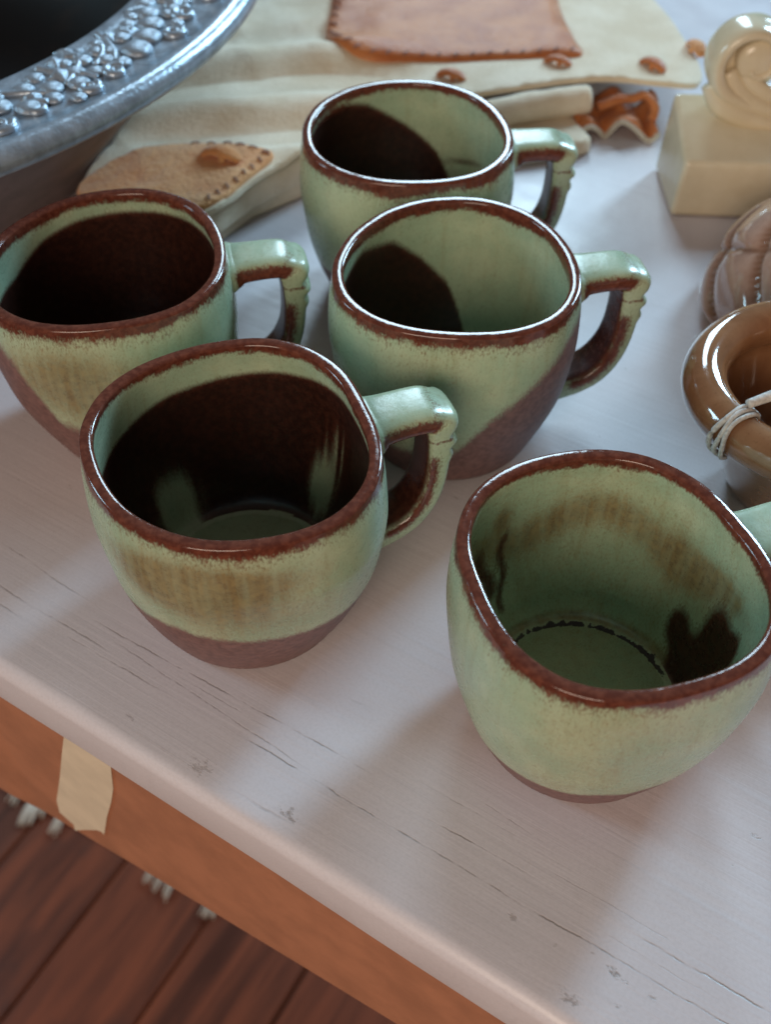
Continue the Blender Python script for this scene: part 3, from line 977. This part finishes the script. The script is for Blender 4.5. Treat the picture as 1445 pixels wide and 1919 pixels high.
pk = [(0.1100, 0.6045), (0.080, 0.6000), (0.0515, 0.5965), (0.022, 0.5925), (-0.0060, 0.5908), (-0.0210, 0.5950), (-0.0330, 0.6080), (-0.0385, 0.6270), (-0.0370, 0.655), (-0.036, 0.700), (-0.034, 0.76), (0.05, 0.775), (0.100, 0.765), (0.1040, 0.70), (0.1050, 0.650), (0.1080, 0.620)]
pk = pk[::-1]
pocket = sheet('pocket_patch', smooth_poly(pk[::-1], 6), lambda x, y: hide_z(x, y) + 0.0026 + 0.0015 * math.exp(-((y - 0.63) / 0.02) ** 2), 0.0028, rust_m, leather, 0.006, 0.0022)
thread_m = plain('violet_brown_thread', (0.340, 0.190, 0.165), 0.8, 0, 0.1, 200)
V, F = tube([(-0.0030, 0, -0.0004), (-0.0018, 0, 0.0008), (0, 0, 0.0012), (0.0018, 0, 0.0008), (0.0030, 0, -0.0004)], 0.0007, 6)
st_me = fix_normals(mesh('stitch', V, F))


def stitches(path, parent, zoff, inset, spacing, twist, zfun):
    P = np.array(path)
    seg = np.linalg.norm(np.diff(P, axis=0), axis=1)
    cum = np.concatenate([[0], np.cumsum(seg)])
    for d in np.arange(spacing * 0.4, cum[-1], spacing):
        x, y = np.interp(d, cum, P[:, 0]), np.interp(d, cum, P[:, 1])
        k = min(len(seg) - 1, int(np.searchsorted(cum, d)) - 1)
        t = (P[k + 1] - P[k]) / seg[k]
        nr = np.array([-t[1], t[0]])
        x, y = x + nr[0] * inset, y + nr[1] * inset
        o = link('stitch', st_me, thread_m, parent, (x, y, zfun(x, y) + zoff))
        o.rotation_euler = (0, 0, math.atan2(t[1], t[0]) + twist + rng.uniform(-.2, .2))
        k_ = 0.72 if parent.name.startswith('hem') else 0.85
        o.scale = (k_, k_, k_ * 0.8)


pz = lambda x, y: hide_z(x, y) + 0.0026 + 0.0015 * math.exp(-((y - 0.63) / 0.02) ** 2)
stitches(pk[::-1][:10][::-1], pocket, -0.0002, 0.0036, 0.0098, 1.0, pz)
# tan suede patch at the lower left
tpch = [(-0.1510, 0.4600), (-0.140, 0.4360), (-0.108, 0.4325), (-0.0845, 0.4395), (-0.0690, 0.4640), (-0.0580, 0.4835), (-0.0690, 0.4925), (-0.0816, 0.4985), (-0.1065, 0.5015), (-0.1300, 0.4890)]
tan = sheet('hem_patch', smooth_poly(tpch, 5), lambda x, y: hide_z(x, y) + 0.0022 + 0.0005 * noise.noise(Vector((x * 120, y * 120, 0))), 0.0024, tan_m, leather, 0.0045, 0.002)
tz = lambda x, y: hide_z(x, y) + 0.0022
stitches([tpch[i] for i in (3, 4, 5)], tan, 0.0002, 0.0030, 0.0068, 0.9, tz)
stitches([tpch[i] for i in (5, 6, 7, 8)], tan, 0.0002, 0.0022, 0.0085, 0.2, tz)


# leather knots
def knot(x, y, s, rot):
    parts = []
    parts.append(tube(catmull([(-0.0075, 0, -0.001), (-0.004, 0.0006, 0.0022), (0.001, 0.0, 0.0034), (0.0055, -0.0008, 0.0016), (0.0082, -0.0014, -0.0012)], 16), lambda t: 0.0034 * (0.55 + 0.6 * math.sin(math.pi * t)), 12, True, 0.75))
    parts.append(tube(catmull([(-0.004, 0.0030, -0.001), (-0.002, 0.0012, 0.0042), (0.0005, -0.002, 0.0046), (0.002, -0.0040, -0.001)], 12), 0.0014, 8))
    V, F = join(parts)
    o = link('knot', fix_normals(mesh('knot', V, F)), tan_m if s > 1.1 else rust_m, leather, (x, y, hide_z(x, y) + 0.0012 + (0.002 if x < -0.05 else 0)))
    o.rotation_euler = (0, 0, rot)
    o.scale = (s, s, s * 0.62)


for x, y, s, r in ((0.0338, 0.5760, 1.0, -0.25), (0.0955, 0.5935, 0.95, -0.25), (0.1505, 0.5945, 1.05, -0.75), (0.1800, 0.6180, 1.15, -1.25), (-0.0840, 0.4800, 1.25, -0.2)):
    knot(x, y, s, r)

# crumpled rust tie with a pale cut edge, poking out under the hem
rows = []
for i in range(30):
    u = i / 29
    row = []
    for j in range(10):
        v = j / 9
        x = 0.104 + 0.047 * u
        y = 0.5530 + 0.030 * v + 0.004 * math.sin(u * 5) + 0.006 * u
        z = 0.0055 + 0.0055 * math.sin(u * 12.5 + 1.3 * v) * (0.35 + 0.65 * u) + 0.005 * v + 0.004 * noise.noise(Vector((u * 6, v * 3, 2)))
        row.append((x + 0.002 * math.sin(v * 7 + u * 9), y, max(0.0012, z)))
    rows.append(row)
V, F = loft(rows, False)
tie_me = fix_normals(mesh('crumpled_tie', V, F))
o = link('crumpled_tie', tie_me, rust_m, leather)
sm = o.modifiers.new('thickness', 'SOLIDIFY')
sm.thickness = 0.0022
sm.offset = 0
ep = [(r[0][0], r[0][1] - 0.0006, r[0][2]) for r in rows]
V, F = tube(ep, 0.0015, 8)
link('cut_edge', fix_normals(mesh('cut_edge', V, F)), edge_m, o)
V, F = tube(catmull([(0.118, 0.5700, 0.013), (0.130, 0.5720, 0.0165), (0.139, 0.5760, 0.0150), (0.1455, 0.5725, 0.0185), (0.1500, 0.5670, 0.0130), (0.1480, 0.5620, 0.009)], 26), lambda t: 0.0040 * (1 - 0.35 * t), 10, True, 0.7)
V = [(x + 0.001 * noise.noise(Vector((x * 150, y * 150, z * 150))), y, z + 0.0012 * noise.noise(Vector((x * 130, y * 130, 3)))) for x, y, z in V]
link('tie_end', fix_normals(mesh('tie_end', V, F)), rust_m, leather)

# ------------------------------------------------------------------ cream scroll bookend
bookend = thing('scroll_bookend', 'glossy cream ceramic block with a rolled scroll standing on it, beside the leather', 'bookend')
m, nt, b = new_mat('cream_glaze')
n = N(nt)
co = n.obj()
k = n.noise(co, 45, 4, 0.6)
n.put(b.inputs['Base Color'], n.mix(n.ramp(k, 0.3, 0.7), (0.64, 0.54, 0.37), (0.72, 0.63, 0.46)))
b.inputs['Roughness'].default_value = 0.16
n.put(b.inputs['Normal'], n.bump(n.noise(co, 90, 2), 0.12, 0.001))
cream_glaze = m


def rounded_hexa(c8, r, name, mat, parent):
    bm = bmesh.new()
    vs = [bm.verts.new(c) for c in c8]
    for f in ((3, 2, 1, 0), (4, 5, 6, 7), (0, 1, 5, 4), (1, 2, 6, 5), (2, 3, 7, 6), (3, 0, 4, 7)):
        bm.faces.new([vs[i] for i in f])
    bmesh.ops.recalc_face_normals(bm, faces=bm.faces)
    bmesh.ops.bevel(bm, geom=list(bm.edges), offset=r, segments=4, profile=0.6, affect='EDGES')
    me = bpy.data.meshes.new(name)
    bm.to_mesh(me)
    bm.free()
    me.polygons.foreach_set('use_smooth', [True] * len(me.polygons))
    return link(name, me, mat, parent)


rounded_hexa([(0.1455, 0.4785, 0.0004), (0.235, 0.4745, 0.0004), (0.236, 0.5250, 0.0004), (0.1455, 0.5265, 0.0004),
              (0.1475, 0.4795, 0.0300), (0.233, 0.4755, 0.0300), (0.234, 0.5235, 0.0440), (0.1470, 0.5250, 0.0440)], 0.0030, 'block', cream_glaze, bookend)
# the scroll: a broad band that rises from the block on the right, rolls over and curls in
SCX, SCY, SCZ = 0.1775, 0.5140, 0.0680
path = []
for i in range(120):
    t = i / 119
    a = R(-62) - t * R(395)          # clockwise seen from the front: from lower right, left, over the top
    r = 0.0168 * (1 - t) ** 0.55 + 0.0030 + 0.010 * max(0, 0.10 - t) * 10 * 0.4
    path.append((SCX + r * math.cos(a), SCZ + r * math.sin(a), t))
rings = []
for i, (x, z, t) in enumerate(path):
    x0, z0, _ = path[max(i - 1, 0)]
    x1, z1, _ = path[min(i + 1, len(path) - 1)]
    d = Vector((x1 - x0, 0, z1 - z0)).normalized()
    nr = Vector((d.z, 0, -d.x))
    hw = 0.0050 * (1 - 0.55 * t)
    hd = 0.0125 * (1 - 0.15 * t)
    ring = []
    for j in range(24):
        a = 2 * math.pi * j / 24
        ca, sa = math.cos(a), math.sin(a)
        e = 0.8
        rr_ = 1 + 0.10 * math.cos(4 * a) * 0
        ring.append(tuple(Vector((x, SCY, z)) + nr * hw * math.copysign(abs(ca) ** e, ca) + Vector((0, 1, 0)) * hd * math.copysign(abs(sa) ** e, sa)))
    rings.append(ring)
V, F = loft(rings, True, True, True)
link('scroll', fix_normals(mesh('scroll', V, F)), cream_glaze, bookend)
# solid web filling the curl
rings = []
for rr_, yy in ((0.0002, -0.0010), (0.0165, -0.0010), (0.0180, 0.0005), (0.0180, 0.0085), (0.0002, 0.0085)):
    rings.append([(SCX + rr_ * math.cos(2 * math.pi * j / 40), SCY + yy, SCZ - 0.0005 + rr_ * math.sin(2 * math.pi * j / 40)) for j in range(40)])
V, F = loft(rings)
link('scroll_web', fix_normals(mesh('scroll_web', V, F)), cream_glaze, bookend)
# boss in the middle of the curl
rings = []
for i in range(12):
    a = i / 11 * math.pi / 2
    rings.append([(SCX + 0.0015 + 0.0098 * math.sin(a) * math.cos(2 * math.pi * j / 32), SCY - 0.0065 - 0.0038 * math.cos(a), SCZ + 0.0008 + 0.0098 * math.sin(a) * math.sin(2 * math.pi * j / 32)) for j in range(32)])
rings.append([(x, SCY + 0.012, z) for x, y, z in rings[-1]])
V, F = loft(rings, True, True, True)
link('scroll_boss', fix_normals(mesh('scroll_boss', V, F)), cream_glaze, bookend)
# ribs sweeping from the foot of the scroll to the right
for dz, dx, rr_ in ((0.0, 0.0, 0.0055), (0.0055, 0.006, 0.0045), (0.0105, 0.012, 0.0038)):
    p = catmull([(SCX - 0.0165 + dx, SCY - 0.003, SCZ - 0.012 + dz), (SCX - 0.0095 + dx, SCY - 0.006, SCZ - 0.0215 + dz), (SCX + 0.004 + dx, SCY - 0.009, SCZ - 0.0275 + dz), (SCX + 0.022 + dx, SCY - 0.010, SCZ - 0.0300 + dz), (SCX + 0.042 + dx, SCY - 0.008, SCZ - 0.0285 + dz)], 30)
    V, F = tube(p, lambda t, q=rr_: q * (0.6 + 0.4 * math.sin(math.pi * min(1, t + 0.25))), 14, True, 1.2)
    link('scroll_rib', fix_normals(mesh('scroll_rib', V, F)), cream_glaze, bookend)

# ------------------------------------------------------------------ brown leafy jar at the right edge
def brown_gloss(name, c0, c1, groove, rough=0.08):
    m, nt, b = new_mat(name)
    n = N(nt)
    co = n.obj()
    k = n.noise(co, 60, 4, 0.6, 0.5)
    f = n.noise(co, 700, 2, 0.6)
    col = n.mix(n.ramp(k, 0.3, 0.7), c0, c1)
    col = n.mix(n.math('MULTIPLY', n.attr('groove'), 0.9), col, groove)
    col = n.mix(n.ramp(f, 0.55, 0.8, 0, 0.35), col, groove)
    n.put(b.inputs['Base Color'], col)
    b.inputs['Roughness'].default_value = rough
    b.inputs['IOR'].default_value = 1.6
    b.inputs['Coat Weight'].default_value = 1.0
    b.inputs['Coat Roughness'].default_value = 0.05
    n.put(b.inputs['Normal'], n.bump(n.noise(co, 80, 2), 0.10, 0.001))
    return m


jar_m = brown_gloss('mauve_brown_glaze', (0.430, 0.255, 0.190), (0.530, 0.345, 0.265), (0.185, 0.075, 0.032))
jar = thing('leaf_jar', 'glossy mauve brown ceramic jar with raised leaf shapes, behind the pot tied with string', 'jar', (0.2150, 0.3900, 0.0003))
JR, JH = 0.0690, 0.0620
nu, nv = 140, 110
V, gv = [], []
for i in range(nv + 1):
    f = i / nv
    ph = f * math.pi
    for j in range(nu):
        a = 2 * math.pi * j / nu
        zz = JH * (1 - math.cos(ph * 0.5)) if f < 1 else JH
        zz = JH * f ** 1.0
        rr_ = math.sqrt(max(0.0, 1 - f ** 2.3)) * (0.93 + 0.07 * min(1, f / 0.12))
        # leaf relief: three broad leaves lapping round the jar, each with slanting veins pressed in
        arc = f * 0.8 + 0.2 * f * f
        wob = 0.06 * noise.noise(Vector((3 * math.cos(a), 3 * math.sin(a), zz * 60)))
        tw1 = a / (2 * math.pi) * 7 + arc * 2.1 + wob + 0.15
        tw2 = a / (2 * math.pi) * 7 - arc * 1.5 - wob + 0.40
        d1 = abs(tw1 - round(tw1))
        d2 = abs(tw2 - round(tw2))
        g1 = math.exp(-(d1 / 0.050) ** 2)
        g2 = math.exp(-(d2 / 0.040) ** 2)
        gro = min(1, max(g1, g2 * 0.85))
        pil = min(d1, 0.25) + min(d2, 0.25)
        best = 0.2 + 1.5 * pil - 0.5 * max(g1, 0.8 * g2) + 0.8 * (tw1 - math.floor(tw1)) * 0.6
        r = JR * rr_ + 0.0040 * (best - 0.6) * min(1, rr_ * 1.5)
        V.append((r * math.cos(a), r * math.sin(a), max(0, zz)))
        gv.append(gro)
F = []
for i in range(nv):
    for j in range(nu):
        k = (j + 1) % nu
        F.append((i * nu + j, i * nu + k, (i + 1) * nu + k, (i + 1) * nu + j))
me = fix_normals(mesh('jar_body', V, F))
attr(me, 'groove', gv)
link('body', me, jar_m, jar)

# ------------------------------------------------------------------ amber pot with a fat rolled rim, tied with string
pot_m = brown_gloss('amber_brown_glaze', (0.260, 0.120, 0.055), (0.370, 0.190, 0.095), (0.150, 0.055, 0.022), 0.10)
PX, PY, PZ = 0.1560, 0.2860, 0.0500
pot = thing('amber_pot', 'amber brown glazed pot with a fat rolled rim and grey inside at the table right', 'pot', (PX, PY, 0.0003))
RC, RA, RB = 0.0396, 0.0080, 0.0085
prof = [(0.001, 0.002), (0.017, 0.002), (0.0185, 0.0), (0.0205, 0.001), (0.0225, 0.006), (0.028, 0.018), (0.034, 0.030), (0.0385, 0.0385), (0.0410, 0.0420)]
prof += [(RC + RA * math.cos(a), PZ + RB * math.sin(a)) for a in np.linspace(-1.15, math.pi + 0.9, 26)]
prof += [(0.0335, 0.0400), (0.0290, 0.0270), (0.0225, 0.0150), (0.0150, 0.0085), (0.0080, 0.0065), (0.001, 0.006)]
rings = lathe(prof, 96)
rings = [[(x * (1.0 + 0.03 * math.cos(2 * math.atan2(y, x) + 0.6)), y * (1.0 + 0.02 * math.cos(3 * math.atan2(y, x))), z + 0.0015 * math.cos(math.atan2(y, x) - 0.5) * (z / PZ)) for x, y, z in r] for r in rings]
V, F = loft(rings)
me = fix_normals(mesh('pot_body', V, F))
attr(me, 'groove', [0.85 if (math.hypot(x, y) < 0.030 and z > 0.004 and z < 0.03 and i > 96 * 36) else 0.15 for i, (x, y, z) in enumerate(V)])
link('body', me, pot_m, pot)
# string
cot = plain('white_cotton', (0.70, 0.66, 0.62), 0.9, 0, 0.12, 700, 0.6, 1500)
string = thing('string_tie', 'white cotton string looped and knotted round the rolled rim of the amber pot', 'string', (PX, PY, 0))
sa = R(210)
cd = np.array([math.cos(sa), math.sin(sa)])
ct = np.array([-cd[1], cd[0]])
for off, rr_ in ((-0.0015, 0.0010), (0.0004, 0.00095), (0.0022, 0.00085)):
    pth = []
    for i in range(34):
        a = -1.25 + (math.pi + 2.1) * i / 33
        rad_ = RC * 1.005 + (RA + 0.0012) * math.cos(a)
        z = PZ + (RB + 0.0012) * math.sin(a) + 0.0015 * math.cos(sa - 0.5)
        tt = off * (1 + 0.4 * math.cos(a)) + 0.0006 * math.sin(3 * a + off * 900)
        q = cd * rad_ + ct * tt
        pth.append((q[0], q[1], z))
    V, F = tube(pth, rr_, 8)
    link('strand', fix_normals(mesh('strand', V, F)), cot, string)
q = cd * (RC - RA - 0.0015)
V, F = tube(catmull([(cd[0] * (RC - 0.003) - ct[0] * .001, cd[1] * (RC - 0.003) - ct[1] * .001, PZ + RB + 0.001), (q[0], q[1], PZ + RB + 0.0018), (q[0] - cd[0] * .004 + ct[0] * .001, q[1] - cd[1] * .004 + ct[1] * .001, PZ + RB + 0.0025)], 10), lambda t: 0.0016 + 0.0004 * t, 10)
link('knot', fix_normals(mesh('string_knot', V, F)), cot, string)

# bit of white thread lying behind the front right mug
V, F = tube(catmull([(0.0835, 0.2505, 0.0006), (0.0860, 0.2530, 0.0012), (0.0900, 0.2525, 0.0008), (0.0945, 0.2500, 0.0006)], 16), 0.0006, 6)
tag(link('thread', fix_normals(mesh('thread', V, F)), cot), 'short white thread lying on the table behind the pale green mug', 'thread')

# ------------------------------------------------------------------ rug with tassels on the floor under the table
rug = thing('fringed_rug', 'pale rug under the table, only its white tassels showing past the orange apron', 'rug')
rug_m = plain('rug_weave', (0.50, 0.45, 0.38), 0.95, 0, 0.2, 120, 0.5, 600)
tuft_m = plain('white_cotton_fringe', (0.62, 0.56, 0.48), 0.95, 0, 0.12, 300, 0.5, 900)
tufts = [((-0.3840, 0.4860), 0.8), ((-0.3650, 0.4640), 1.5), ((-0.3560, 0.4690), 0.8), ((-0.3325, 0.4555), 1.0), ((-0.2325, 0.4040), 0.6), ((-0.2220, 0.3965), 0.55), ((-0.2130, 0.3890), 0.65), ((-0.1702, 0.3725), 1.1)]
rd = np.array([0.86, -0.51])
rn = np.array([0.51, 0.86])
a0, a1 = np.array([-0.75, 0.71]), np.array([0.35, 0.13])
dirr = (np.array([-0.17, 0.3713]) - np.array([-0.366, 0.4618]))
dirr /= np.linalg.norm(dirr)
nrr = np.array([-dirr[1], dirr[0]])
base = np.array([-0.27, 0.4215]) + nrr * 0.035
corners = [base - dirr * 0.5, base + dirr * 0.55, base + dirr * 0.55 + nrr * 0.5, base - dirr * 0.5 + nrr * 0.5]
V = [(x, y, FLOOR_Z + 0.009) for x, y in corners] + [(x, y, FLOOR_Z + 0.0015) for x, y in corners]
link('rug_field', fix_normals(mesh('rug_field', V, [(0, 1, 2, 3), (0, 4, 5, 1), (1, 5, 6, 2), (2, 6, 7, 3), (3, 7, 4, 0)], False)), rug_m, rug)
for (x, y), s in tufts:
    parts = []
    for k in range(9):
        jx = rng.uniform(-.004, .004) * s
        root = np.array([x, y]) + nrr * 0.04 + dirr * (jx * 0.3)
        tip = np.array([x, y]) + nrr * (0.0135 - 0.004 * s + rng.uniform(-.003, .005)) + dirr * jx * 1.6 + np.array([rng.uniform(-.002, .002), -0.004])
        mid_ = (root + tip) / 2 + dirr * rng.uniform(-.002, .002)
        parts.append(tube(catmull([(*root, FLOOR_Z + 0.006), (*mid_, FLOOR_Z + 0.009), (*tip, FLOOR_Z + 0.004)], 8), lambda t, s=s: 0.0014 * s ** 0.5 * (1.1 - 0.6 * t), 6))
    V, F = join(parts)
    link('tassel', fix_normals(mesh('tassel', V, F)), tuft_m, rug)
